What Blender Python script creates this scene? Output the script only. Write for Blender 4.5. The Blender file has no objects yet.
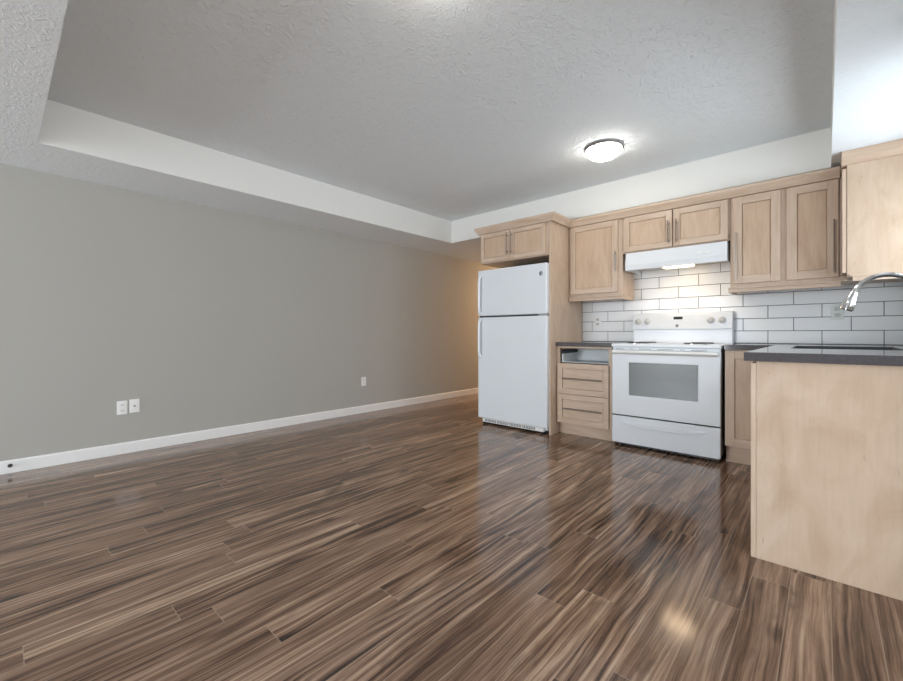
import bpy, bmesh, math, random
from mathutils import Vector, Matrix
random.seed(7)
sc = bpy.context.scene
COL = sc.collection

# ------------------------------------------------------------------ camera
cam_d = bpy.data.cameras.new('camera')
cam = bpy.data.objects.new('camera', cam_d); COL.objects.link(cam)
cam.location = (0, 0, 0.994)
cam.rotation_euler = (math.radians(90), 0, math.radians(42.167))
cam_d.sensor_width = 36; cam_d.lens = 412.26/903*36
cam_d.shift_y = -6.4/903
cam_d.clip_start = 0.01
sc.camera = cam

# ------------------------------------------------------------------ world, daylight, exposure
w = bpy.data.worlds.new('sky'); sc.world = w; w.use_nodes = True
bg = w.node_tree.nodes['Background']
bg.inputs[0].default_value = (0.80, 0.90, 1.0, 1); bg.inputs[1].default_value = 2.0

def area(name, loc, aim, sx, sy, power, color):
    l = bpy.data.lights.new(name, 'AREA'); l.shape = 'RECTANGLE'; l.size = sx; l.size_y = sy
    l.energy = power; l.color = color
    o = bpy.data.objects.new(name, l); COL.objects.link(o); o.location = loc; o.rotation_euler = Vector(aim).to_track_quat('-Z', 'Y').to_euler()
    return o
# daylight arriving at the big rear window (points +Y) and at the window over the sink (points -X)
area('daylight_rear', (-3.0, -5.2, 1.2), (.08, 1, .12), 2.2, 1.75, 265, (0.90, 0.95, 1.0))
area('daylight_dining', (2.85, -0.9, 1.1), (-1, 0, .20), 4.0, 1.8, 150, (0.92, 0.96, 1.0))
area('daylight_sink', (0.72, 3.17, 1.45), (-1, 0, .08), 1.15, 1.0, 22, (0.85, 0.93, 1.0))
vs = sc.view_settings
vs.view_transform = 'Standard'; vs.look = 'None'; vs.gamma = 1; vs.use_curve_mapping = False
vs.exposure = 0.10

# ------------------------------------------------------------------ dimensions (metres)
XL, XR, XW, XD = -4.327, 0.033, 0.47, 2.6        # (XD: dining side) left wall, side soffit edge, right wall
YW, YB, YN, YREAR, YHALL = 4.365, 4.063, 0.175, -5.0, 7.2
XT = -3.681                              # tray edge on the left
ZS, ZC = 2.204, 2.494                    # soffit and tray ceiling heights
XH = -2.875                              # hall side of the fridge wall

# ------------------------------------------------------------------ mesh helpers
def newbm(): return bmesh.new()
def box(bm, x0, x1, y0, y1, z0, z1, bev=0.0, mi=0, seg=2):
    t = bmesh.new()
    bmesh.ops.create_cube(t, size=1)
    for v in t.verts:
        v.co = Vector(((x0+x1)/2+v.co.x*(x1-x0), (y0+y1)/2+v.co.y*(y1-y0), (z0+z1)/2+v.co.z*(z1-z0)))
    if bev: bmesh.ops.bevel(t, geom=t.edges[:], offset=bev, segments=seg, profile=0.5, affect='EDGES')
    merge(bm, t, mi)
def merge(bm, t, mi=0):
    me = bpy.data.meshes.new('tmp')
    for f in t.faces: f.material_index = mi
    t.to_mesh(me); t.free(); bm.from_mesh(me); bpy.data.meshes.remove(me)
def lathe(bm, c, prof, axis='Z', n=32, mi=0):
    """profile [(radius, height)] revolved about an axis through c"""
    t = bmesh.new(); rings = []
    for r, h in prof:
        ring = []
        for i in range(n if r > 1e-6 else 1):
            a = 2*math.pi*i/n
            p = (r*math.cos(a), r*math.sin(a), h)
            if axis == 'Y': p = (p[0], -p[2], p[1])     # grows towards -Y
            elif axis == 'X': p = (-p[2], p[0], p[1])   # grows towards -X
            elif axis == 'X+': p = (p[2], p[0], p[1])
            ring.append(t.verts.new(Vector(c)+Vector(p)))
        rings.append(ring)
    for a, b in zip(rings, rings[1:]):
        for i in range(n):
            j = (i+1) % n
            q = [a[i % len(a)], a[j % len(a)], b[j % len(b)], b[i % len(b)]]
            u = []
            for v in q:
                if v not in u: u.append(v)
            if len(u) > 2: t.faces.new(u)
    bmesh.ops.recalc_face_normals(t, faces=t.faces[:])
    merge(bm, t, mi)
def tube(bm, pts, r, n=12, mi=0):
    t = bmesh.new(); rings = []
    P = [Vector(p) for p in pts]
    rr = r if isinstance(r, (list, tuple)) else [r]*len(P)
    up = None
    for i, p in enumerate(P):
        d = (P[min(i+1, len(P)-1)]-P[max(i-1, 0)]).normalized()
        if up is None:
            up = Vector((0, 0, 1)) if abs(d.z) < .9 else Vector((0, 1, 0))
        u = (up-d*up.dot(d)).normalized(); v = d.cross(u); up = u
        rings.append([t.verts.new(p+(u*math.cos(2*math.pi*k/n)+v*math.sin(2*math.pi*k/n))*rr[i]) for k in range(n)])
    for a, b in zip(rings, rings[1:]):
        for k in range(n): t.faces.new([a[k], a[(k+1) % n], b[(k+1) % n], b[k]])
    t.faces.new(rings[0]); t.faces.new(rings[-1])
    bmesh.ops.recalc_face_normals(t, faces=t.faces[:])
    merge(bm, t, mi)
def prism(bm, poly, axis, a0, a1, bev=0.0, mi=0):
    """2-D polygon extruded along an axis: X -> poly is (y,z); Y -> (x,z); Z -> (x,y)"""
    t = bmesh.new()
    def P(p, a): return {'X': (a, p[0], p[1]), 'Y': (p[0], a, p[1]), 'Z': (p[0], p[1], a)}[axis]
    A = [t.verts.new(P(p, a0)) for p in poly]; B = [t.verts.new(P(p, a1)) for p in poly]
    t.faces.new(A); t.faces.new(B[::-1])
    for i in range(len(poly)):
        j = (i+1) % len(poly); t.faces.new([A[j], A[i], B[i], B[j]])
    bmesh.ops.recalc_face_normals(t, faces=t.faces[:])
    if bev: bmesh.ops.bevel(t, geom=t.edges[:], offset=bev, segments=2, profile=0.5, affect='EDGES')
    merge(bm, t, mi)
def slab(bm, xs, ys, mask, z0, z1, bev=0.0, mi=0):
    """grid of cells (mask rows follow ys) as one solid slab"""
    t = bmesh.new(); V = {}
    def vt(i, j, k):
        if (i, j, k) not in V: V[i, j, k] = t.verts.new((xs[i], ys[j], (z0, z1)[k]))
        return V[i, j, k]
    on = lambda i, j: 0 <= j < len(mask) and 0 <= i < len(mask[0]) and mask[j][i]
    for j in range(len(mask)):
        for i in range(len(mask[0])):
            if not on(i, j): continue
            t.faces.new([vt(i, j, 1), vt(i+1, j, 1), vt(i+1, j+1, 1), vt(i, j+1, 1)])
            t.faces.new([vt(i, j, 0), vt(i, j+1, 0), vt(i+1, j+1, 0), vt(i+1, j, 0)])
            if not on(i, j-1): t.faces.new([vt(i, j, 0), vt(i+1, j, 0), vt(i+1, j, 1), vt(i, j, 1)])
            if not on(i, j+1): t.faces.new([vt(i+1, j+1, 0), vt(i, j+1, 0), vt(i, j+1, 1), vt(i+1, j+1, 1)])
            if not on(i-1, j): t.faces.new([vt(i, j+1, 0), vt(i, j, 0), vt(i, j, 1), vt(i, j+1, 1)])
            if not on(i+1, j): t.faces.new([vt(i+1, j, 0), vt(i+1, j+1, 0), vt(i+1, j+1, 1), vt(i+1, j, 1)])
    bmesh.ops.recalc_face_normals(t, faces=t.faces[:])
    if bev:
        e = [e for e in t.edges if e.calc_face_angle(0) > 1 and all(abs(v.co.z-z1) < 1e-6 for v in e.verts)]
        bmesh.ops.bevel(t, geom=e, offset=bev, segments=2, profile=0.5, affect='EDGES')
    merge(bm, t, mi)

def root_of(o):
    while o.parent: o = o.parent
    return o
def obj(name, bm, mats, parent=None, smooth=True, label=None):
    if not isinstance(mats, (list, tuple)): mats = [mats]
    me = bpy.data.meshes.new(name)
    if parent is not None:
        off = Vector(root_of(parent).location)
    else:
        xs = [v.co.x for v in bm.verts]; ys = [v.co.y for v in bm.verts]; zs = [v.co.z for v in bm.verts]
        off = Vector(((min(xs)+max(xs))/2, (min(ys)+max(ys))/2, min(zs)))
    for v in bm.verts: v.co -= off
    bm.to_mesh(me); bm.free()
    for m in mats: me.materials.append(m)
    if smooth:
        for p in me.polygons: p.use_smooth = True
        me.set_sharp_from_angle(angle=math.radians(50))
    o = bpy.data.objects.new(name, me); COL.objects.link(o)
    if smooth:
        wm = o.modifiers.new('weighted_normals', 'WEIGHTED_NORMAL'); wm.keep_sharp = True; wm.weight = 100
    if parent is not None: o.parent = parent
    else: o.location = off
    if label: o['label'] = label
    return o
def tag(o, label, cat, group=None):
    o['label'] = label; o['category'] = cat
    if group: o['group'] = group
    return o
def thing(name, label, cat, loc, group=None):
    o = bpy.data.objects.new(name, None); COL.objects.link(o); o.location = loc
    o.empty_display_size = 0.1
    return tag(o, label, cat, group)
def struct(name, bm, mats, parent=None, smooth=False):
    o = obj(name, bm, mats, parent, smooth); 
    if parent is None: o['kind'] = 'structure'
    return o

# ------------------------------------------------------------------ materials
def mat(name, color=(.8, .8, .8), rough=.5, metal=0.0, spec=.5, emit=None, es=0.0):
    m = bpy.data.materials.new(name); m.use_nodes = True
    b = m.node_tree.nodes['Principled BSDF']
    b.inputs['Base Color'].default_value = (*color, 1); b.inputs['Roughness'].default_value = rough
    b.inputs['Metallic'].default_value = metal; b.inputs['Specular IOR Level'].default_value = spec
    if emit: b.inputs['Emission Color'].default_value = (*emit, 1); b.inputs['Emission Strength'].default_value = es
    return m
class NT:
    def __init__(s, m): s.t = m.node_tree; s.b = s.t.nodes['Principled BSDF']
    def n(s, typ, **kw):
        x = s.t.nodes.new(typ)
        for k, v in kw.items():
            if k.startswith('i_'):
                key = k[2:]; key = int(key) if key.isdigit() else key.replace('_', ' ')
                if isinstance(v, bpy.types.NodeSocket): s.t.links.new(v, x.inputs[key])
                else: x.inputs[key].default_value = v
            else: setattr(x, k, v)
        return x
    def math(s, op, a, b=0.0, c=0.0): return s.n('ShaderNodeMath', operation=op, i_0=a, i_1=b, i_2=c).outputs[0]
    def ramp(s, fac, stops):
        r = s.n('ShaderNodeValToRGB', i_0=fac); e = r.color_ramp.elements
        while len(e) < len(stops): e.new(0.5)
        for k, (p, c) in enumerate(stops): e[k].position = p; e[k].color = (*c, 1)
        return r.outputs[0]
    def pos(s): return s.n('ShaderNodeNewGeometry').outputs['Position']
    def map(s, v, scale, loc=(0, 0, 0)): return s.n('ShaderNodeMapping', i_0=v, i_1=loc, i_3=scale).outputs[0]
    def noise(s, v, scale, detail=4, rough=.5, dist=0.0):
        return s.n('ShaderNodeTexNoise', i_Vector=v, i_Scale=scale, i_Detail=detail, i_Roughness=rough, i_Distortion=dist).outputs[0]
    def mix(s, fac, a, b, blend='MIX'):
        x = s.n('ShaderNodeMix', data_type='RGBA', blend_type=blend)
        for i, v in ((0, fac), (6, a), (7, b)):
            if isinstance(v, bpy.types.NodeSocket): s.t.links.new(v, x.inputs[i])
            else: x.inputs[i].default_value = v if i == 0 else (*v, 1)
        return x.outputs[2]
    def bump(s, h, strength, dist=.01):
        b = s.n('ShaderNodeBump', i_Height=h, i_Strength=strength, i_Distance=dist)
        s.t.links.new(b.outputs[0], s.b.inputs['Normal'])
    def col(s, c): s.t.links.new(c, s.b.inputs['Base Color'])
    def rough(s, c): s.t.links.new(c, s.b.inputs['Roughness'])

def paint(name, color, bscale=120, bstr=.06, rough=.75):
    m = mat(name, color, rough, spec=.3); t = NT(m); p = t.pos()
    c = t.noise(p, 1.3, 3)
    t.col(t.mix(t.math('MULTIPLY', c, .10), color, tuple(x*.86 for x in color)))
    t.bump(t.noise(p, bscale, 3), bstr, .003)
    return m
M = {}
M['greige'] = paint('greige_wall_paint', (.42, .412, .382))
M['white_paint'] = paint('white_drywall_paint', (.80, .80, .775))
M['trim_white'] = mat('white_trim_paint', (.80, .80, .79), .35)
def ceiling_mat(name, strength, dist):
    m = mat(name, (.82, .865, .89), .85, spec=.2); t = NT(m); p = t.pos()
    a = t.noise(p, 26, 5, .55, 1.2); b = t.noise(p, 95, 3, .6)
    h = t.math('ADD', t.math('SMOOTH_MAX', a, .5, .08), t.math('MULTIPLY', b, .22))
    t.bump(h, strength, dist)
    return m
M['ceiling'] = ceiling_mat('textured_white_ceiling', .85, .023)
M['soffit'] = ceiling_mat('textured_white_soffit', .45, .016)

def maple(name, axis='Z', tint=(1, 1, 1), figure=1.0):
    m = mat(name, (.6, .45, .32), .38, spec=.4); t = NT(m); p = t.pos()
    sc_ = {'Z': (1, 1, .085), 'X': (.085, 1, 1), 'Y': (1, .085, 1)}[axis]
    oi = t.n('ShaderNodeObjectInfo').outputs['Random']
    off = t.n('ShaderNodeCombineXYZ', i_0=t.math('MULTIPLY', oi, 13.7), i_1=t.math('MULTIPLY', oi, 7.1), i_2=t.math('MULTIPLY', oi, 29.3)).outputs[0]
    q = t.n('ShaderNodeVectorMath', operation='ADD', i_0=t.map(p, sc_), i_1=off).outputs[0]
    fine = t.noise(q, 70, 4, .6, .4)
    sc2 = tuple((.45 if figure > 1 else .25) if s < 1 else 1 for s in sc_)
    big = t.noise(t.n('ShaderNodeVectorMath', operation='ADD', i_0=t.map(p, sc2), i_1=off).outputs[0], 5.5, 5, .55, 1.6)
    c1 = t.ramp(big, [(.25, tuple(a*b for a, b in zip((.50, .365, .268), tint))), (.5, tuple(a*b for a, b in zip((.575, .44, .335), tint))), (.78, tuple(a*b for a, b in zip((.65, .52, .415), tint)))])
    c2 = t.ramp(fine, [(.3, (.86, .83, .80)), (.55, (1, 1, 1))])
    c = t.mix(.40 if figure > 1 else .75, c1, c2, 'MULTIPLY')
    if figure > 1:
        k = t.noise(t.map(p, (1, 1, .3)), 42, 2, .6, .6)
        c = t.mix(t.ramp(k, [(.69, (0, 0, 0)), (.80, (.75, .75, .75))]), c, tuple(a*b for a, b in zip((.34, .22, .14), tint)))
    t.col(c)
    t.bump(fine, .03, .002)
    return m
M['maple'] = maple('maple_vertical_grain')
M['maple_h'] = maple('maple_horizontal_grain', 'X')
M['maple_y'] = maple('maple_depth_grain', 'Y')
M['maple_panel'] = maple('maple_veneer_panel', 'Z', (.93, .915, .89), 2)
M['maple_door'] = maple('maple_door_panel', 'Z', (.95, .90, .84))

def floor_mat():
    m = mat('walnut_laminate_planks', (.1, .06, .04), .12, spec=.5); t = NT(m); p = t.pos()
    s = t.n('ShaderNodeSeparateXYZ', i_0=p); x, y = s.outputs[0], s.outputs[1]
    W, L = .1195, 1.21
    u = t.math('DIVIDE', t.math('ADD', x, 10.0+.021), W); row = t.math('FLOOR', u); fu = t.math('FRACT', u)
    ro = t.n('ShaderNodeTexWhiteNoise', noise_dimensions='1D', i_W=row).outputs[0]
    v = t.math('ADD', t.math('DIVIDE', y, L), t.math('MULTIPLY', ro, 7.0)); cl = t.math('FLOOR', v); fv = t.math('FRACT', v)
    idv = t.n('ShaderNodeCombineXYZ', i_0=row, i_1=cl).outputs[0]
    wn = t.n('ShaderNodeTexWhiteNoise', noise_dimensions='2D', i_Vector=idv)
    rid, rc = wn.outputs[0], wn.outputs[1]
    shift = t.n('ShaderNodeVectorMath', operation='SCALE', i_0=rc, i_Scale=41.0).outputs[0]
    def grain(sx, sy, scale, det, rg, dist):
        q = t.n('ShaderNodeVectorMath', operation='ADD', i_0=t.map(p, (sx, sy, 1)), i_1=shift).outputs[0]
        return t.noise(q, scale, det, rg, dist)
    warp = grain(1, .35, 3.0, 3, .5, 0)
    xw = t.math('ADD', x, t.math('MULTIPLY', t.math('SUBTRACT', warp, .5), .075))
    qv = t.n('ShaderNodeVectorMath', operation='ADD', i_0=t.n('ShaderNodeCombineXYZ', i_0=xw, i_1=t.math('MULTIPLY', y, .036)).outputs[0], i_1=shift).outputs[0]
    g1 = t.noise(qv, 34, 6, .68, .15)
    lowq = t.n('ShaderNodeVectorMath', operation='ADD', i_0=t.n('ShaderNodeCombineXYZ', i_0=xw, i_1=t.math('MULTIPLY', y, .05)).outputs[0], i_1=shift).outputs[0]
    low = t.noise(lowq, 7.5, 2, .45, .2)
    ring = t.math('SINE', t.math('MULTIPLY', low, 70.0))
    qv2 = t.n('ShaderNodeVectorMath', operation='ADD', i_0=t.n('ShaderNodeCombineXYZ', i_0=xw, i_1=t.math('MULTIPLY', y, .012)).outputs[0], i_1=shift).outputs[0]
    g2 = t.noise(qv2, 120, 5, .65, .1)
    g3 = grain(1, .28, 6, 4, .6, 1.0)
    f = t.math('ADD', t.math('ADD', t.math('MULTIPLY', g1, .50), t.math('MULTIPLY', g2, .36)), t.math('MULTIPLY', g3, .14))
    f = t.math('ADD', f, t.math('MULTIPLY', t.math('SUBTRACT', rid, .5), .05))
    f = t.math('ADD', f, t.math('MULTIPLY', ring, .028))
    con = t.n('ShaderNodeMapRange', i_0=t.n('ShaderNodeSeparateXYZ', i_0=rc).outputs[1], i_3=.65, i_4=1.2).outputs[0]
    f = t.math('ADD', .485, t.math('MULTIPLY', t.math('SUBTRACT', f, .485), con))
    c = t.ramp(f, [(.36, (.018, .010, .007)), (.42, (.066, .036, .023)), (.485, (.180, .106, .069)), (.55, (.305, .194, .131)), (.65, (.54, .39, .28))])
    vein = t.ramp(g3, [(.60, (0, 0, 0)), (.72, (.6, .6, .6))])
    c = t.mix(vein, c, (.045, .026, .017))
    kq = t.n('ShaderNodeVectorMath', operation='ADD', i_0=t.n('ShaderNodeCombineXYZ', i_0=t.math('MULTIPLY', xw, 7.0), i_1=t.math('MULTIPLY', y, 2.4)).outputs[0], i_1=shift).outputs[0]
    kd = t.n('ShaderNodeTexVoronoi', i_Vector=kq, i_Scale=.7).outputs[0]
    kd = t.math('ADD', kd, t.math('MULTIPLY', t.math('SUBTRACT', g1, .5), .35))
    c = t.mix(t.ramp(kd, [(.04, (.9, .9, .9)), (.13, (0, 0, 0))]), c, (.018, .010, .007))
    eu = t.math('MULTIPLY', t.math('SUBTRACT', .5, t.math('ABSOLUTE', t.math('SUBTRACT', fu, .5))), W)
    ev = t.math('MULTIPLY', t.math('SUBTRACT', .5, t.math('ABSOLUTE', t.math('SUBTRACT', fv, .5))), L)
    e = t.math('MINIMUM', eu, ev)
    seam = t.math('LESS_THAN', e, .0014)
    c = t.mix(t.math('MULTIPLY', seam, .7), c, (.36, .27, .20))  # tan line along the plank joints paints in the glint of their bevels
    t.col(c)
    t.bump(g2, .05, .001)
    t.rough(t.math('ADD', .085, t.math('MULTIPLY', g1, .09)))
    return m
M['floor'] = floor_mat()
def counter_mat():
    m = mat('dark_grey_laminate', (.055, .052, .055), .08, spec=.6); t = NT(m); p = t.pos()
    a = t.noise(p, 160, 4, .7); b = t.noise(p, 9, 3)
    c = t.ramp(a, [(.35, (.06, .055, .058)), (.65, (.095, .088, .092))])
    t.col(t.mix(t.math('MULTIPLY', b, .3), c, (.09, .085, .09)))
    return m
M['counter'] = counter_mat()
def tile_mat():
    m = mat('white_glazed_tile', (.82, .835, .85), .16, spec=.4); t = NT(m)
    t.bump(t.noise(t.pos(), 14, 2), .03, .004); return m
M['tile'] = tile_mat()
M['grout'] = paint('dark_grey_grout', (.13, .135, .14), 300, .1, .9)
M['appliance'] = mat('white_appliance_enamel', (.72, .755, .795), .28)
M['appliance_tex'] = mat('white_textured_fridge_enamel', (.695, .725, .76), .36)
NT(M['appliance_tex']).bump(NT(M['appliance_tex']).noise(NT(M['appliance_tex']).pos(), 420, 2), .05, .001)
M['hood'] = mat('white_hood_enamel', (.74, .765, .79), .5, spec=.25)
M['plastic_white'] = mat('white_plastic', (.82, .82, .80), .35)
M['receptacle'] = mat('pale_grey_plastic', (.50, .50, .49), .4)
M['knob'] = mat('off_white_knob_plastic', (.60, .59, .57), .35)
M['vent_dark'] = mat('dark_vent', (.14, .145, .15), .6)
M['plastic_grey'] = mat('grey_plastic', (.35, .36, .37), .45)
M['black'] = mat('black_plastic', (.012, .012, .013), .4)
M['dark_gap'] = mat('dark_gap_rubber', (.03, .03, .032), .8)
M['glass_dark'] = mat('smoked_oven_glass', (.12, .132, .132), .2, spec=.4)
M['nickel'] = mat('brushed_nickel', (.40, .37, .34), .32, 1.0)
M['nickel_dark'] = mat('dark_satin_nickel', (.26, .22, .19), .35, 1.0)
M['chrome'] = mat('chrome', (.80, .81, .82), .07, 1.0)
M['steel'] = mat('dark_sink_basin', (.035, .036, .04), .3)
M['stove_side'] = mat('grey_range_side', (.28, .285, .29), .4)
M['badge'] = mat('grey_badge', (.25, .25, .27), .3, .6)
M['drawer_in'] = mat('white_melamine', (.72, .76, .77), .4)
M['cab_in'] = mat('cabinet_shadow_board', (.36, .30, .25), .6)
M['coil'] = mat('dark_burner', (.06, .06, .065), .4)
M['filter'] = mat('aluminium_filter', (.55, .53, .50), .4, .7)
M['dome'] = mat('lit_frosted_glass', (.9, .9, .88), .3, emit=(1.0, .95, .86), es=22.0)
M['dome_hall'] = mat('lit_warm_glass', (.9, .88, .84), .3, emit=(1.0, .62, .34), es=190.0)
M['hood_lens'] = mat('lit_hood_lens', (.95, .9, .8), .3, emit=(1.0, .80, .55), es=5.5)
M['clear'] = mat('clear_plastic', (.70, .74, .72), .12)
def glass_mat():
    m = bpy.data.materials.new('window_glass'); m.use_nodes = True; nt = m.node_tree
    nt.nodes.remove(nt.nodes['Principled BSDF']); out = nt.nodes['Material Output']
    tr = nt.nodes.new('ShaderNodeBsdfTransparent'); gl = nt.nodes.new('ShaderNodeBsdfGlossy'); gl.inputs['Roughness'].default_value = .02
    mx = nt.nodes.new('ShaderNodeMixShader')
    mx.inputs[0].default_value = .05; nt.links.new(tr.outputs[0], mx.inputs[1]); nt.links.new(gl.outputs[0], mx.inputs[2])
    nt.links.new(mx.outputs[0], out.inputs[0]); return m
M['glass'] = glass_mat()

# ------------------------------------------------------------------ room shell
bm = newbm(); box(bm, XL-.15, XD+.15, YREAR-.15, YHALL+.15, -.12, 0); struct('floor', bm, M['floor'])
bm = newbm(); box(bm, XL-.15, XL, YREAR-.15, YHALL+.15, 0, ZC+.12); struct('wall_left', bm, M['greige'])
bm = newbm(); box(bm, XH, XW+.15, YW, YW+.12, 0, ZC+.12); struct('wall_back', bm, M['greige'])
bm = newbm(); box(bm, XH, XH+.12, YW+.12, YHALL, 0, ZS); struct('wall_hall', bm, M['greige'])
bm = newbm(); box(bm, XL, XH+.12, YHALL, YHALL+.15, 0, ZS); struct('wall_hall_end', bm, M['greige'])
# right wall with the window over the sink
wy0, wy1, wz0, wz1 = 2.58, 3.76, 1.06, 2.12
bm = newbm()
box(bm, XW, XW+.15, 2.1, wy0, 0, ZC+.12); box(bm, XW, XW+.15, wy1, YW, 0, ZC+.12)
box(bm, XW, XW+.15, wy0, wy1, 0, wz0); box(bm, XW, XW+.15, wy0, wy1, wz1, ZC+.12)
struct('wall_right', bm, M['greige'])
# rear wall with the wide living-room window
vx0, vx1, vz0, vz1 = -4.1, -1.9, .3, 2.1
bm = newbm()
box(bm, XL, vx0, YREAR-.15, YREAR, 0, ZC+.12); box(bm, vx1, XD, YREAR-.15, YREAR, 0, ZC+.12)
box(bm, vx0, vx1, YREAR-.15, YREAR, 0, vz0); box(bm, vx0, vx1, YREAR-.15, YREAR, vz1, ZC+.12)
struct('wall_rear', bm, M['greige'])
# dining side, out of view to the right of the camera
dy0, dy1 = -3.0, 1.2
bm = newbm()
box(bm, XD, XD+.15, YREAR-.15, dy0, 0, ZC+.12); box(bm, XD, XD+.15, dy1, 2.1, 0, ZC+.12)
box(bm, XD, XD+.15, dy0, dy1, 0, vz0); box(bm, XD, XD+.15, dy0, dy1, vz1, ZC+.12)
struct('wall_dining', bm, M['greige'])
bm = newbm(); box(bm, XW+.15, XD+.15, 2.1, 2.25, 0, ZC+.12); struct('wall_partition', bm, M['greige'])
def window(name, axis, a0, a1, z0, z1, d0, d1, n):
    root = bpy.data.objects.new(name, None); COL.objects.link(root); root['kind'] = 'structure'
    fr = newbm(); gl = newbm(); t = .05
    def b(bmm, p0, p1, q0, q1, e0, e1):
        if axis == 'X': box(bmm, p0, p1, e0, e1, q0, q1)
        else: box(bmm, e0, e1, p0, p1, q0, q1)
    b(fr, a0, a1, z0, z0+t, d0, d1); b(fr, a0, a1, z1-t, z1, d0, d1)
    for i in range(n+1):
        c = a0+(a1-a0-t)*i/n; b(fr, c, c+t, z0+t, z1-t, d0, d1)
    dm = (d0+d1)/2; b(gl, a0+t, a1-t, z0+t, z1-t, dm-.004, dm+.004)
    root.location = ((a0+a1)/2, dm, z0) if axis == 'X' else (dm, (a0+a1)/2, z0)
    obj('window_frame', fr, M['trim_white'], root, False); obj('window_pane', gl, M['glass'], root, False)
window('window_1', 'X', vx0, vx1, vz0, vz1, YREAR-.11, YREAR-.05, 3)
window('window_3', 'Y', dy0, dy1, vz0, vz1, XD+.05, XD+.11, 4)
window('window_2', 'Y', wy0, wy1, wz0, wz1, XW+.05, XW+.11, 2)

# ceiling: high tray with lower soffits round it
bm = newbm(); box(bm, XT-.1, XR+.1, YN-.1, YB+.1, ZC, ZC+.12); struct('ceiling', bm, M['ceiling'])
def soffit(name, x0, x1, y0, y1):
    # a boxed-in bulkhead: textured underside, smooth painted faces
    bm = newbm(); box(bm, x0, x1, y0, y1, ZS, ZC+.12, 0, 0)
    o = struct(name, bm, [M['white_paint'], M['soffit']])
    for p in o.data.polygons:
        if p.normal.z < -.5: p.material_index = 1
soffit('trim_1', XL, XT, YREAR, YW)                   # along the left wall
soffit('trim_2', XT, XW+.15, YB, YW)                      # over the cooking wall
soffit('trim_3', XR, XW+.15, YREAR, YB)                   # over the sink run
soffit('trim_4', XT, XR, YREAR, YN)                   # living-room side
bm = newbm(); box(bm, XW+.15, XD, YREAR, 2.1, ZC, ZC+.12); struct('ceiling_dining', bm, M['ceiling'])
bm = newbm(); box(bm, XL, XH+.12, YW, YHALL, ZS, ZS+.1); o = struct('ceiling_hall', bm, M['ceiling'])
# baseboards
def baseboard(name, poly, axis, a0, a1):
    bm = newbm(); prism(bm, poly, axis, a0, a1, .0015); struct(name, bm, M['trim_white'])
baseboard('baseboard_left', [(XL, 0), (XL+.014, 0), (XL+.014, .082), (XL+.008, .092), (XL, .092)], 'Y', YREAR, YHALL)
baseboard('baseboard_hall', [(XH, 0), (XH-.014, 0), (XH-.014, .092), (XH, .092)], 'Y', YW, YHALL)

# ------------------------------------------------------------------ tiled backsplash
def backsplash():
    root = thing('tile_backsplash', 'white glossy subway tile backsplash with dark grout behind range and counters', 'backsplash', (-.76, YW-.004, .916))
    x0, x1, z0, z1 = -1.990, XW, .914, 1.72
    bm = newbm(); box(bm, x0, x1, YW-.005, YW-.0005, z0, z1); obj('grout_bed', bm, M['grout'], root, False)
    bm = newbm(); tw, th, g = .338, .1058, .0045
    rnd = random.Random(3)
    k = 0; z = .916
    while z < z1-.01:
        ph = -.017 if k % 2 == 0 else .149
        n0 = math.floor((x0-ph)/tw)
        for i in range(n0, 12):
            a, b = ph+i*tw+g/2, ph+(i+1)*tw-g/2
            a, b = max(a, x0), min(b, x1); c, d = z+g/2, min(z+th-g/2, z1)
            if b-a < .01 or d-c < .01: continue
            t = bmesh.new(); bmesh.ops.create_cube(t, size=1)
            for v in t.verts: v.co = Vector((v.co.x*(b-a), v.co.y*.007, v.co.z*(d-c)))
            bmesh.ops.bevel(t, geom=[e for e in t.edges if all(v.co.y < 0 for v in e.verts)], offset=.0025, segments=2, profile=.5, affect='EDGES')
            rot = Matrix.Rotation(math.radians(rnd.uniform(-.35, .35)), 4, 'X') @ Matrix.Rotation(math.radians(rnd.uniform(-.18, .18)), 4, 'Z')
            bmesh.ops.transform(t, matrix=Matrix.Translation(((a+b)/2, YW-.0065, (c+d)/2)) @ rot, verts=t.verts[:])
            merge(bm, t)
        z += th; k += 1
    obj('tiles', bm, M['tile'], root)
backsplash()

# ------------------------------------------------------------------ cabinets
def shaker(bm, x0, x1, z0, z1, y, stile=.058, th=.02):
    """door or drawer front facing -Y; y is the front; slot 0 vertical grain, slot 1 horizontal"""
    b = .0018
    box(bm, x0, x0+stile, y, y+th, z0, z1, b); box(bm, x1-stile, x1, y, y+th, z0, z1, b)
    box(bm, x0+stile, x1-stile, y, y+th, z0, z0+stile, b, 1); box(bm, x0+stile, x1-stile, y, y+th, z1-stile, z1, b, 1)
    g = .004   # shadow groove round the panel
    box(bm, x0+stile-.004, x1-stile+.004, y+.015, y+th-.001, z0+stile-.004, z1-stile+.004, 0, 2)
    box(bm, x0+stile+g, x1-stile-g, y+.008, y+.015, z0+stile+g, z1-stile-g, .001, 2)
DM = [M['maple'], M['maple_h'], M['maple_door']]
def bar_handle(parent, p0, p1, y, r=.0055, m='nickel'):
    """bar pull in front of a face at y, from p0=(x,z) to p1=(x,z)"""
    bm = newbm(); a = Vector((p0[0], y-.03, p0[1])); b = Vector((p1[0], y-.03, p1[1]))
    tube(bm, [a, b], r)
    for s in (.14, .86):
        c = a.lerp(b, s); tube(bm, [c, (c.x, y, c.z)], r*.8, 10)
    obj('handle', bm, M[m], parent)
def door(parent, x0, x1, z0, z1, y, handle=None, stile=.058, hm='nickel', label=None):
    bm = newbm(); shaker(bm, x0, x1, z0, z1, y, stile)
    d = obj('door', bm, DM, parent, label=label)
    if handle: bar_handle(d, handle[0], handle[1], y, m=hm)
    return d
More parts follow.
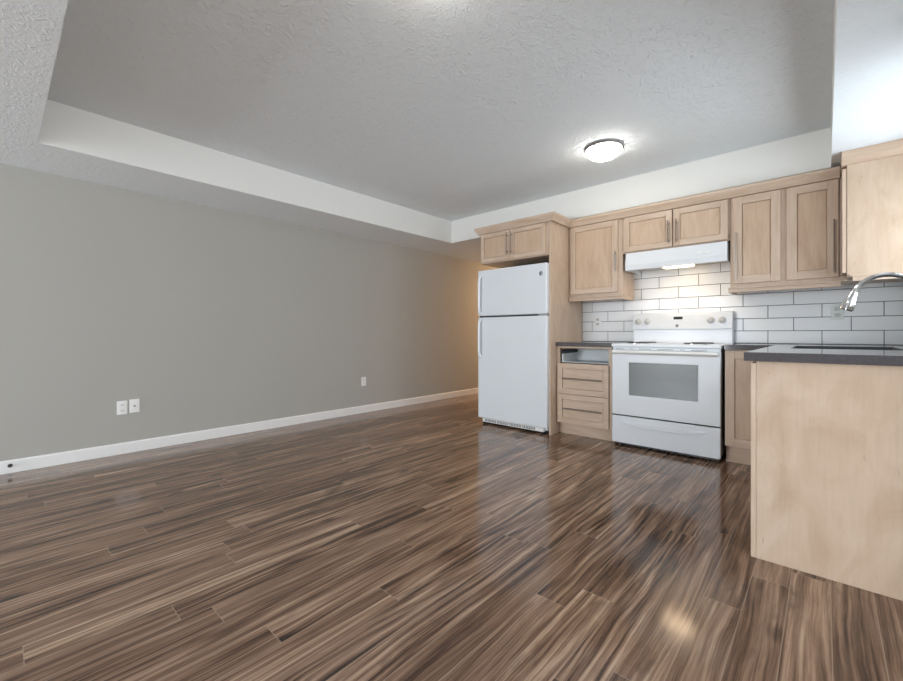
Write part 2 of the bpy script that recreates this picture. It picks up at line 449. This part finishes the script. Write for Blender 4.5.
def light_rail(parent, x0, x1, y, z0, z1, side=None, depth=.3):
    bm = newbm()
    box(bm, x0, x1, y-.004, y+.022, z0, z1, .003, 0); box(bm, x0-.0, x1+.0, y-.016, y+.022, z1-.012, z1, .003, 0)
    if side == 'right': box(bm, x1-.02, x1, y+.022, y+depth, z0, z1, .003, 0)
    if side == 'left': box(bm, x0, x0+.02, y+.022, y+depth, z0, z1, .003, 0)
    obj('light_rail', bm, M['maple_h'], parent)
YU = 4.035      # upper carcass face
DY = 4.013      # upper door face
# left upper
c = thing('upper_cabinet', 'tall single door maple upper cabinet between fridge panel and range hood', 'cabinet', (-1.71, 4.2, 1.335))
bm = newbm(); box(bm, -1.990, -1.438, YU, YW-.012, 1.37, 2.16, .0015); obj('carcass', bm, M['maple'], c)
door(c, -1.965, -1.478, 1.402, 2.098, DY, ((-1.497, 1.60), (-1.497, 1.80)), .055)
light_rail(c, -1.985, -1.43, 4.022, 1.332, 1.372, 'right')
# middle upper, over the hood
c = thing('upper_cabinet', 'short two door maple upper cabinet directly above the white range hood', 'cabinet', (-1.0, 4.2, 1.775))
bm = newbm(); box(bm, -1.436, -.578, YU, YW-.012, 1.762, 2.16, .0015); obj('carcass', bm, M['maple'], c)
door(c, -1.420, -1.003, 1.770, 2.098, DY, ((-1.031, 1.80), (-1.031, 2.0)), .052, 'nickel_dark')
door(c, -.993, -.588, 1.770, 2.098, DY, ((-.966, 1.80), (-.966, 2.0)), .052, 'nickel_dark')
# right upper
c = thing('upper_cabinet', 'tall two door maple upper cabinet right of the range hood', 'cabinet', (-.24, 4.2, 1.335))
bm = newbm(); box(bm, -.574, XW-.001, YU, YW-.012, 1.37, 2.16, .0015); obj('carcass', bm, M['maple'], c)
door(c, -.553, -.250, 1.402, 2.098, DY, ((-.530, 1.43), (-.530, 1.81)), .06)
door(c, -.214, .072, 1.402, 2.098, DY, ((.048, 1.43), (.048, 1.81)), .06, 'nickel_dark')
light_rail(c, -.585, .085, 4.022, 1.332, 1.372, 'left')
# short return cabinet on the right wall
c = thing('upper_cabinet', 'maple upper cabinet on right wall showing a plain end panel above the faucet', 'cabinet', (.29, 3.9, 1.35))
bm = newbm(); box(bm, .111, XW-.001, 3.818, 4.010, 1.372, 2.16, .0015); obj('carcass', bm, M['maple'], c)
bm = newbm(); box(bm, .109, XW-.001, 3.80, 3.818, 1.385, 2.16, .0015); obj('end_panel', bm, M['maple_panel'], c)
bm = newbm(); box(bm, .086, .107, 3.803, 4.000, 1.402, 2.098, .002); obj('door', bm, M['maple'], c)
bm = newbm(); box(bm, .135, XW-.001, 3.805, 3.825, 1.345, 1.385, .003); box(bm, .125, XW-.001, 3.80, 3.83, 1.375, 1.386, .002); obj('light_rail', bm, M['maple_h'], c)
bm = newbm(); prism(bm, [(3.80, 2.115), (3.782, 2.120), (3.765, 2.150), (3.760, 2.203), (4.0, 2.203), (4.0, 2.115)], 'X', .082, XW-.001, .002); obj('crown', bm, M['maple_h'], c)

# cabinet above the fridge and tall panels
YF = 3.66
fc = c = thing('fridge_cabinet', 'maple refrigerator surround with two door top cabinet and full height side panel', 'cabinet', (-2.43, 4.0, 1.776))
bm = newbm(); box(bm, -2.866, -2.011, YF, YW-.001, 1.776, 2.155, .0015); obj('carcass', bm, M['maple'], c)
door(c, -2.853, -2.470, 1.786, 2.100, YF-.021, ((-2.492, 1.83), (-2.492, 2.07)), .045, 'nickel_dark')
door(c, -2.464, -2.050, 1.786, 2.100, YF-.021, ((-2.440, 1.83), (-2.440, 2.07)), .045, 'nickel_dark')
bm = newbm(); box(bm, -2.0095, -1.992, YF-.015, YW-.012, 0, 2.155, .0015)
obj('side_panel', bm, M['maple_panel'], fc)
# crown moulding in one run
def crown():
    bm = newbm()
    prof = [(0, 2.102), (-.030, 2.102), (-.034, 2.112), (-.040, 2.124), (-.056, 2.150), (-.060, 2.158), (-.060, 2.174), (0, 2.174)]
    def run(pts, side):
        # pts: plan polyline; mitred; profile offset to the side
        t = bmesh.new(); rings = []; P = [Vector(p) for p in pts]
        for i, p in enumerate(P):
            n = Vector((0, 0))
            ds = []
            if i > 0: ds.append((P[i]-P[i-1]).normalized())
            if i < len(P)-1: ds.append((P[i+1]-P[i]).normalized())
            ns = [Vector((d.y, -d.x))*side for d in ds]
            m = sum(ns, Vector((0, 0)))
            m = m/m.length; k = 1/max(.2, m.dot(ns[0]))
            rings.append([t.verts.new((p.x+m.x*k*(-o), p.y+m.y*k*(-o), z)) for o, z in prof])
        for a, b in zip(rings, rings[1:]):
            for k in range(len(prof)):
                j = (k+1) % len(prof); t.faces.new([a[k], a[j], b[j], b[k]])
        t.faces.new(rings[0]); t.faces.new(rings[-1])
        bmesh.ops.recalc_face_normals(t, faces=t.faces[:]); merge(bm, t)
    run([(-2.857, 4.2), (-2.857, YF-.001), (-1.991, YF-.001), (-1.991, YU-.062)], 1)
    obj('crown', bm, M['maple_h'], fc)
    bm = newbm(); run([(-1.990, YU-.001), (.078, YU-.001)], 1)
    tag(obj('crown_moulding', bm, M['maple_h']), 'maple crown moulding running along the tops of the upper cabinets', 'moulding')
crown()

# drawer base left of the range
YBf = 3.79; DYb = 3.768
c = thing('drawer_cabinet', 'maple drawer base cabinet with an open empty top slot left of range', 'cabinet', (-1.71, 4.05, 0))
bm = newbm()
box(bm, -1.990, -1.974, YBf, YW-.012, .115, .874, .001); box(bm, -1.456, -1.438, YBf, YW-.001, .115, .874, .001)
box(bm, -1.976, -1.456, YBf, YW-.001, .115, .133); box(bm, -1.976, -1.456, YW-.02, YW-.001, .133, .874)
obj('carcass', bm, M['maple'], c)
bm = newbm()
box(bm, -1.990, -1.960, YBf-.02, YBf, .115, .874, .001); box(bm, -1.470, -1.438, YBf-.02, YBf, .115, .874, .001)
box(bm, -1.960, -1.470, YBf-.02, YBf, .856, .874, .001); box(bm, -1.960, -1.470, YBf-.02, YBf, .400, .430, .001)
obj('face_frame', bm, DM, c)
for k, (z0, z1, hz) in enumerate(((.412, .708, .562), (.122, .406, .268))):
    bm = newbm(); shaker(bm, -1.972, -1.462, z0, z1, DYb-.02, .05, .02)
    d = obj('drawer', bm, [M['maple'], M['maple_h']], c)
    for p in d.data.polygons: p.material_index = 1
    bar_handle(d, (-1.905, hz), (-1.518, hz), DYb-.02, .0078, 'nickel_dark')
bm = newbm()   # white box of the drawer whose front is missing
box(bm, -1.955, -1.943, 3.81, 4.25, .715, .80); box(bm, -1.485, -1.473, 3.81, 4.25, .715, .80)
box(bm, -1.943, -1.485, 4.12, 4.132, .715, .84); box(bm, -1.943, -1.485, 3.81, 4.12, .715, .722)
obj('drawer_box', bm, M['drawer_in'], c)
bm = newbm(); prism(bm, [(3.80, .800), (3.80, .826), (3.83, .838), (4.10, .838), (4.10, .806)], 'X', -1.957, -1.925, .002); obj('drawer_slide', bm, M['black'], c)
bm = newbm(); box(bm, -1.990, -1.438, 3.835, 3.852, 0, .115, .001); obj('toe_kick', bm, M['maple_h'], c)

# base cabinet right of the range
c = thing('base_cabinet', 'narrow maple base cabinet door squeezed between range and sink run', 'cabinet', (-.40, 4.05, 0))
bm = newbm(); box(bm, -.574, -.235, YBf, YW-.001, .13, .874, .001); obj('carcass', bm, M['maple'], c)
door(c, -.571, -.240, .138, .870, DYb, None, .062)
bm = newbm(); box(bm, -.574, -.235, 3.835, 3.852, 0, .13, .001); obj('toe_kick', bm, M['maple_h'], c)

# sink run: cabinet with the big end panel towards the camera
c = thing('sink_cabinet', 'large plain maple end panel cabinet under the dark sink counter at right', 'cabinet', (.11, 3.0, 0))
bm = newbm()
box(bm, -.223, XW-.002, 2.285, 2.303, .11, .874); box(bm, -.223, -.205, 2.303, 3.785, .11, .874); box(bm, XW-.02, XW-.002, 2.303, 4.36, .11, .874)
box(bm, -.205, XW-.02, 2.303, 4.36, .11, .128); box(bm, -.205, XW-.02, 4.342, 4.36, .128, .874)
obj('carcass', bm, M['maple'], c)
bm = newbm(); box(bm, -.226, XW-.002, 2.265, 2.285, 0, .874, .0012); obj('end_panel', bm, M['maple_panel'], c)
bm = newbm(); box(bm, -.246, -.2265, 2.265, 2.300, 0, .866, .002); obj('edge_strip', bm, M['maple'], c)
def side_door(y0, y1):
    t = newbm(); shaker(t, y0, y1, .125, .866, 0, .058)
    # rotate so that the front faces -X
    for v in t.verts: v.co = Vector((-.246+v.co.y, v.co.x, v.co.z))
    bmesh.ops.reverse_faces(t, faces=t.faces[:])
    return obj('door', t, [M['maple'], M['maple_y'], M['maple_door']], c)
for y0, y1 in ((2.31, 2.78), (2.79, 3.26), (3.27, 3.74)):
    d = side_door(y0, y1); bm = newbm(); yy = y1-.035
    tube(bm, [(-.276, yy, .62), (-.276, yy, .80)], .0055)
    for z in (.645, .775): tube(bm, [(-.276, yy, z), (-.246, yy, z)], .0045, 10)
    obj('handle', bm, M['nickel'], d)
bm = newbm(); box(bm, -.17, -.153, 2.303, 3.83, 0, .11); obj('toe_kick', bm, M['maple_y'], c)

# counters
bm = newbm(); box(bm, -1.990, -1.425, 3.742, YW-.006, .8755, .914, .004)
tag(obj('countertop', bm, M['counter']), 'short dark grey countertop over the drawer cabinet left of range', 'countertop')
sx0, sx1, sy0, sy1 = -.150, .315, 2.98, 3.72
bm = newbm()
slab(bm, [-.572, -.268, sx0, sx1, XW-.002], [2.235, sy0, sy1, 3.742, YW-.006],
     [[0, 1, 1, 1], [0, 1, 0, 1], [0, 1, 1, 1], [1, 1, 1, 1]], .8755, .914, .003)
tag(obj('countertop', bm, M['counter'], None, False), 'L shaped dark grey glossy countertop holding the sink at right', 'countertop')
c = thing('kitchen_sink', 'dark rectangular sink set in the counter below the faucet', 'sink', ((sx0+sx1)/2, (sy0+sy1)/2, .70))
bm = newbm(); t_ = .006
e = .0005
box(bm, sx0+e, sx0+t_, sy0+e, sy1-e, .70, .9115); box(bm, sx1-t_, sx1-e, sy0+e, sy1-e, .70, .9115)
box(bm, sx0+t_, sx1-t_, sy0+e, sy0+t_, .70, .9115); box(bm, sx0+t_, sx1-t_, sy1-t_, sy1-e, .70, .9115)
box(bm, sx0+t_, sx1-t_, sy0+t_, sy1-t_, .70, .708)
obj('basin', bm, M['steel'], c)
bm = newbm(); lathe(bm, ((sx0+sx1)/2, (sy0+sy1)/2, .708), [(0, .003), (.035, .003), (.042, .0005), (.042, 0)]); obj('drain', bm, M['chrome'], c)
# faucet: high arc with pull-down head
c = thing('faucet', 'chrome high arc kitchen faucet curving over the sink', 'faucet', (.400, 3.35, .914))
bm = newbm(); lathe(bm, (.400, 3.35, .914), [(0, 0), (.030, 0), (.030, .006), (.024, .012), (.022, .06), (.0, .06)])
obj('base', bm, M['chrome'], c)
pts = [(.400, 3.35, .97), (.400, 3.35, 1.08), (.400, 3.35, 1.17)]
for i in range(1, 19):
    a = math.radians(170*i/18); pts.append((.255+.145*math.cos(a), 3.35, 1.17+.158*math.sin(a)))
pts.append((.106, 3.35, 1.19))
bm = newbm(); tube(bm, pts, .0135, 16); obj('spout', bm, M['chrome'], c)
bm = newbm(); tube(bm, [(.128, 3.35, 1.238), (.118, 3.35, 1.212), (.106, 3.35, 1.178), (.094, 3.35, 1.138), (.092, 3.35, 1.133)], [.0165, .021, .029, .031, .025], 18); obj('spray_head', bm, M['chrome'], c)
bm = newbm(); tube(bm, [(.400, 3.35, 1.0), (.400, 3.318, 1.01), (.398, 3.27, 1.05)], [.010, .008, .006], 12); obj('lever', bm, M['chrome'], c)

# ------------------------------------------------------------------ refrigerator
def refrigerator():
    c = thing('refrigerator', 'white top freezer refrigerator standing in the maple surround', 'refrigerator', (-2.434, 3.95, 0))
    x0, x1, yf = -2.864, -2.010, 3.60
    bm = newbm(); box(bm, -2.843, -2.028, 3.657, 4.30, .035, 1.692, .006); obj('body', bm, M['appliance_tex'], c)
    bm = newbm(); box(bm, x0, x1, yf, 3.655, 1.193, 1.696, .012, 0, 4); fd = obj('freezer_door', bm, M['appliance_tex'], c)
    bm = newbm(); box(bm, x0, x1, yf, 3.655, .070, 1.177, .012, 0, 4); rd = obj('fridge_door', bm, M['appliance_tex'], c)
    for par, z0, z1 in ((fd, 1.215, 1.63), (rd, .745, 1.160)):
        bm = newbm()
        x = x0+.045
        P = [(x, yf, z0), (x, yf-.030, z0+.02), (x, yf-.040, z0+.07), (x, yf-.040, z1-.07), (x, yf-.030, z1-.02), (x, yf, z1)]
        tube(bm, P, [.016, .015, .0125, .0125, .015, .016], 12); obj('handle', bm, M['appliance'], par)
    bm = newbm(); lathe(bm, (-2.072, yf+.001, 1.592), [(0, .004), (.019, .004), (.023, .0)], 'Y', 24); obj('badge', bm, M['badge'], fd)
    bm = newbm(); box(bm, x0+.01, x1-.012, 3.625, 3.67, 1.1765, 1.1935); obj('gasket', bm, M['dark_gap'], c)
    bm = newbm(); box(bm, x1-.10, x1-.01, 3.612, 3.67, 1.1775, 1.1925, .002); obj('hinge', bm, M['plastic_grey'], c)
    bm = newbm(); box(bm, x0+.045, x1-.05, 3.628, 3.665, .024, .069, .003); g = obj('toe_grille', bm, M['plastic_white'], c)
    gx0, gx1 = x0+.08, x1-.13
    for k in range(4):      # four louvred vents, each a comb of slots
        a = gx0+(gx1-gx0)*k/4; n = 15; st = (gx1-gx0)/4*.9/n
        t = bmesh.new()
        slab(t, [a+st*i for i in range(n+1)], [.034, .038, .060], [[1]*n, [i % 2 == 0 for i in range(n)]], 0, .003)
        for v in t.verts: v.co = Vector((v.co.x, 3.629-v.co.z, v.co.y))
        bmesh.ops.recalc_face_normals(t, faces=t.faces[:])
        obj('vent', t, M['vent_dark'], g, False)
    bm = newbm(); box(bm, x0+.03, x1-.03, 3.66, 4.28, .012, .0345); obj('base_pan', bm, M['black'], c)
    for xx in (x0+.055, x1-.065):
        for yy in (3.655, 4.22):
            bm = newbm(); lathe(bm, (xx+.012, yy, .022), [(0, 0), (.022, 0), (.022, .024), (0, .024)], 'X', 20); obj('wheel', bm, M['black'], c)
refrigerator()

# ------------------------------------------------------------------ range
def stove():
    c = thing('electric_range', 'white freestanding electric range between the base cabinets', 'stove', (-1.0, 4.0, 0))
    x0, x1, yf = -1.414, -.590, 3.705
    bm = newbm(); box(bm, x0+.004, x1-.002, 3.752, 4.33, .05, .876, .003); obj('body', bm, M['stove_side'], c, label='grey enamel range body sides')
    bm = newbm(); box(bm, x0-.006, x1+.004, yf-.004, 4.335, .880, .9105, .008, 0, 3); ct = obj('cooktop', bm, M['appliance'], c)
    for bx, by, r in ((-1.245, 3.86, .09), (-.795, 3.86, .085), (-1.245, 4.12, .08), (-.795, 4.12, .09)):
        bm = newbm(); lathe(bm, (bx, by, .9105), [(0, 0), (r+.016, 0), (r+.016, .0025), (r+.006, .0035), (r+.004, .001), (0, .001)], n=40, mi=0)
        b = obj('burner', bm, M['chrome'], ct)
        P = []
        for i in range(150):
            a = i/149*math.pi*2*4.2; rr = .018+(r-.018)*i/149; P.append((bx+rr*math.cos(a), by+rr*math.sin(a), .9175))
        bm = newbm(); tube(bm, P, .0050, 6); obj('coil', bm, M['coil'], b)
    # backguard with sloping control panel
    bm = newbm()
    prism(bm, [(4.264, .9105), (4.264, 1.040), (4.268, 1.046), (4.292, 1.175), (4.305, 1.192), (4.335, 1.192), (4.335, .9105)], 'X', x0, x1, .004); bgd = obj('backguard', bm, M['appliance'], c)
    bm = newbm(); prism(bm, [(4.236, 1.040), (4.264, 1.178), (4.276, 1.196), (4.340, 1.196), (4.340, 1.160), (4.290, 1.160), (4.262, 1.040)], 'X', x0-.002, x1+.002, .005)
    pan = obj('control_panel', bm, M['appliance'], bgd)
    nrm = Vector((0, -.138, .028)).normalized()
    def on_panel(x, z): return Vector((x, 4.236+(z-1.040)*.203, z))
    for kx in (-1.362, -1.278, -.748, -.664):
        p = on_panel(kx, 1.118)
        t = newbm(); lathe(t, (0, 0, 0), [(0, .026), (.016, .026), (.020, .022), (.022, .008), (.030, .004), (.031, 0)], 'Y', 28)
        box(t, -.0045, .0045, -.032, -.012, -.020, .020, .002)
        bmesh.ops.transform(t, matrix=Matrix.Translation(p) @ Matrix.Rotation(-.2, 4, 'X'), verts=t.verts[:])
        obj('knob', t, M['knob'], pan)
    p = on_panel(-1.012, 1.143)
    t = newbm(); box(t, -.038, .038, -.003, .004, -.013, .013, .001); bmesh.ops.transform(t, matrix=Matrix.Translation(p) @ Matrix.Rotation(-.2, 4, 'X'), verts=t.verts[:]); obj('clock_display', t, M['black'], pan)
    p = on_panel(-1.012, 1.145)
    t = newbm(); box(t, -.115, .13, -.0015, .004, -.032, .030, .001); bmesh.ops.transform(t, matrix=Matrix.Translation(p) @ Matrix.Rotation(-.2, 4, 'X'), verts=t.verts[:]); obj('touch_pad', t, M['appliance'], pan)
    p = on_panel(-1.018, 1.072)
    t = newbm(); lathe(t, (0, 0, 0), [(0, .003), (.012, .003), (.014, 0)], 'Y', 20); bmesh.ops.transform(t, matrix=Matrix.Translation(p) @ Matrix.Rotation(-.2, 4, 'X'), verts=t.verts[:]); obj('badge', t, M['badge'], pan)
    # vent rail under the cooktop
    bm = newbm(); box(bm, x0+.003, x1-.003, 3.718, 3.75, .857, .8795, .002); vr = obj('vent_rail', bm, M['appliance'], c)
    for a, b in ((-1.385, -1.32), (-1.27, -1.235), (-1.19, -1.09), (-1.04, -.92), (-.87, -.835), (-.79, -.68)):
        bm = newbm(); box(bm, a, b, 3.7165, 3.7185, .8625, .8685); obj('vent_slot', bm, M['plastic_grey'], vr)
    bm = newbm(); box(bm, x0+.006, x1-.004, 3.726, 3.752, .27, .8565); obj('door_gasket', bm, M['dark_gap'], c)
    # oven door with window
    bm = newbm(); wx0, wx1, wz0, wz1 = -1.268, -.742, .462, .745
    dz0, dz1 = .283, .8555
    t = bmesh.new()
    xs, zs = [x0, wx0, wx1, x1], [dz0, wz0, wz1, dz1]
    slab(t, xs, zs, [[1, 1, 1], [1, 0, 1], [1, 1, 1]], 0, .034, .006)
    for v in t.verts: v.co = Vector((v.co.x, yf+.034-v.co.z, v.co.y))
    bmesh.ops.recalc_face_normals(t, faces=t.faces[:])
    merge(bm, t); od = obj('oven_door', bm, M['appliance'], c)
    bm = newbm(); box(bm, wx0, wx1, yf+.004, yf+.020, wz0, wz1, .002); obj('oven_window', bm, M['glass_dark'], od)
    bm = newbm(); prism(bm, [(yf+.002, .818), (yf-.026, .822), (yf-.038, .834), (yf-.038, .846), (yf-.028, .853), (yf+.002, .855)], 'X', x0+.012, x1-.012, .003); obj('handle', bm, M['plastic_white'], od)
    # storage drawer with pressed-in pull
    bm = newbm(); box(bm, x0, x1, yf, 3.745, .036, .2725, .006, 0, 3); dr = obj('drawer', bm, M['appliance'], c)
    bm = newbm(); prism(bm, [(-1.325, .228), (-.675, .228), (-.72, .204), (-.85, .190), (-1.0, .186), (-1.15, .190), (-1.28, .204)], 'Y', yf-.010, yf+.001, .004); obj('drawer_pull', bm, M['appliance'], dr)
    bm = newbm(); box(bm, x0+.02, x1-.02, 3.755, 4.32, .012, .0495); obj('base_pan', bm, M['black'], c)
    for xx in (x0+.05, x1-.05):
        for yy in (3.80, 4.28):
            bm = newbm(); lathe(bm, (xx, yy, 0), [(0, 0), (.018, 0), (.018, .006), (.008, .008), (.008, .012), (0, .012)], n=16); obj('foot', bm, M['black'], c)
stove()

# ------------------------------------------------------------------ range hood
def hood():
    c = thing('range_hood', 'white slim range hood with a lit lamp above the range', 'range hood', (-1.0, 4.15, 1.595))
    x0, x1 = -1.398, -.590
    bm = newbm()
    # open-bottomed canopy: front lip, sides, back, top
    prism(bm, [(3.992, 1.592), (3.985, 1.640), (4.005, 1.755), (4.020, 1.755), (4.002, 1.640), (4.004, 1.592)], 'X', x0, x1, .0015)
    for xa, xb in ((x0, x0+.008), (x1-.008, x1)): prism(bm, [(3.995, 1.592), (3.990, 1.640), (4.008, 1.755), (4.355, 1.755), (4.355, 1.600)], 'X', xa, xb)
    box(bm, x0+.008, x1-.008, 4.008, 4.355, 1.748, 1.755)
    obj('canopy', bm, M['hood'], c)
    bm = newbm(); box(bm, x0+.008, x1-.008, 4.006, 4.355, 1.628, 1.634); obj('underside', bm, M['filter'], c)
    bm = newbm(); box(bm, -1.29, -.99, 4.10, 4.33, 1.620, 1.6275, .002); obj('grease_filter', bm, M['filter'], c)
    bm = newbm(); box(bm, -1.075, -.845, 4.02, 4.095, 1.585, 1.6275, .008, 0, 3); obj('lamp_lens', bm, M['hood_lens'], c)
    bm = newbm(); box(bm, -.835, -.820, 4.02, 4.095, 1.590, 1.6275, .002); obj('lamp_bracket', bm, M['filter'], c)
    bm = newbm(); box(bm, -1.10, -1.085, 4.02, 4.095, 1.590, 1.6275, .002); obj('lamp_bracket', bm, M['filter'], c)
    for xx in (-.80, -.745):
        bm = newbm(); prism(bm, [(3.9885, 1.672), (3.984, 1.672), (3.9875, 1.690), (3.992, 1.690)], 'X', xx, xx+.035, .001); obj('switch', bm, M['plastic_white'], c)
hood()
hl = area('hood_lamp_light', (-.96, 4.06, 1.580), (0, 0, -1), .22, .07, 1.25, (1.0, .72, .44))

# ------------------------------------------------------------------ ceiling lamps
def ceiling_lamp(x, y, zc, label, dome='dome', name='ceiling_lamp', group=None):
    c = thing(name, label, 'lamp', (x, y, zc), group)
    bm = newbm(); lathe(bm, (x, y, zc), [(0, 0), (.105, 0), (.105, -.010), (.138, -.012), (.141, -.015), (.141, -.020), (.137, -.024), (0, -.024)], n=48); obj('metal_ring', bm, M['nickel_dark'], c)
    R = .135; prof = [(R*math.cos(a), -.024-.075*math.sin(a)) for a in [math.radians(d) for d in range(0, 90, 9)]]+[(0, -.099)]
    bm = newbm(); lathe(bm, (x, y, zc), prof, n=48); obj('glass_dome', bm, M[dome], c)
    for k in range(3):
        a = math.radians(24+120*k); px, py = x+.144*math.cos(a), y+.144*math.sin(a)
        bm = newbm(); lathe(bm, (px, py, zc-.022), [(0, -.014), (.006, -.013), (.0095, -.006), (.0095, .004), (.006, .010), (0, .011)], n=14); obj('clip', bm, M['nickel_dark'], c)
ceiling_lamp(-1.315, 3.27, ZC, 'round frosted glass flush ceiling lamp with nickel ring, glowing over kitchen')
ceiling_lamp(-1.16, 1.13, ZC, 'round frosted glass flush ceiling lamp at the top edge of the photo')
ceiling_lamp(-3.45, 6.5, ZS, 'warm flush ceiling lamp in the hallway behind the refrigerator wall', 'dome_hall')

# ------------------------------------------------------------------ outlets, jack
def wall_plate_left(name, label, cat, y, z, kind, group=None, h=.112, wd=.070):
    c = thing(name, label, cat, (XL, y, z-h/2), group)
    bm = newbm(); box(bm, XL, XL+.006, y-wd/2, y+wd/2, z-h/2, z+h/2, .0025); obj('plate', bm, M['plastic_white'], c)
    if kind == 'duplex':
        for s in (-1, 1):
            bm = newbm(); box(bm, XL+.005, XL+.0085, y-.017, y+.017, z+s*.024-.014, z+s*.024+.014, .003); r = obj('receptacle', bm, M['plastic_white'], c)
            bm = newbm(); zz = z+s*.024
            box(bm, XL+.0082, XL+.0088, y-.008, y-.005, zz-.003, zz+.007); box(bm, XL+.0082, XL+.0088, y+.005, y+.008, zz-.003, zz+.007)
            lathe(bm, (XL+.0082, y, zz-.008), [(.0025, 0), (.0025, .0006), (0, .0006)], 'X+', 12)
            obj('slots', bm, M['black'], r)
    else:
        bm = newbm(); lathe(bm, (XL+.006, y, z), [(.0085, 0), (.0085, .004), (.005, .005), (.005, .012), (0, .012)], 'X+', 18); obj('jack', bm, M['plastic_grey'], c)
wall_plate_left('outlet', 'white duplex outlet on greige wall, left one of the close pair', 'outlet', .701, .383, 'duplex')
wall_plate_left('cable_plate', 'white cable jack plate on greige wall, right one of the close pair', 'wall plate', .784, .388, 'jack')
wall_plate_left('outlet', 'lone white duplex outlet on greige wall nearer the refrigerator', 'outlet', 3.119, .395, 'duplex')
def tile_plate(label, x, z, m):
    c = thing('outlet', label, 'outlet', (x, YW-.012, z-.058))
    y = YW-.0115
    bm = newbm(); box(bm, x-.036, x+.036, y-.006, y, z-.058, z+.058, .0025); obj('plate', bm, M[m], c)
    for s in (-1, 1):
        bm = newbm(); zz = z+s*.024; box(bm, x-.017, x+.017, y-.0085, y-.005, zz-.014, zz+.014, .003); r = obj('receptacle', bm, M['receptacle'], c)
        bm = newbm(); box(bm, x-.008, x-.005, y-.0088, y-.0082, zz-.003, zz+.007); box(bm, x+.005, x+.008, y-.0088, y-.0082, zz-.003, zz+.007); obj('slots', bm, M['plastic_grey'], r)
tile_plate('white duplex outlet on the tiles between fridge panel and range', -1.815, 1.125, 'plastic_white')
tile_plate('pale outlet on the tiles below right upper cabinet beside faucet head', .072, 1.165, 'clear')
bm = newbm(); lathe(bm, (XL+.0145, .066, .055), [(.013, 0), (.013, .004), (.008, .006), (.008, .020), (.0055, .021), (.0055, .030), (0, .030)], 'X+', 18)
tag(obj('cable_stub', bm, M['black']), 'small black cable connector poking out of the white baseboard', 'cable')

# repeats of one kind share a group
for o in bpy.data.objects:
    if o.parent is None and o.get('category'):
        kind = o.name.split('.')[0]
        g = {'upper_cabinet': 'maple upper cabinets', 'ceiling_lamp': 'flush ceiling lamps', 'countertop': 'dark grey countertops'}.get(kind)
        if kind == 'outlet': g = 'outlets on the greige wall' if o.location.x < -4 else 'outlets on the tiles'
        if g: o['group'] = g
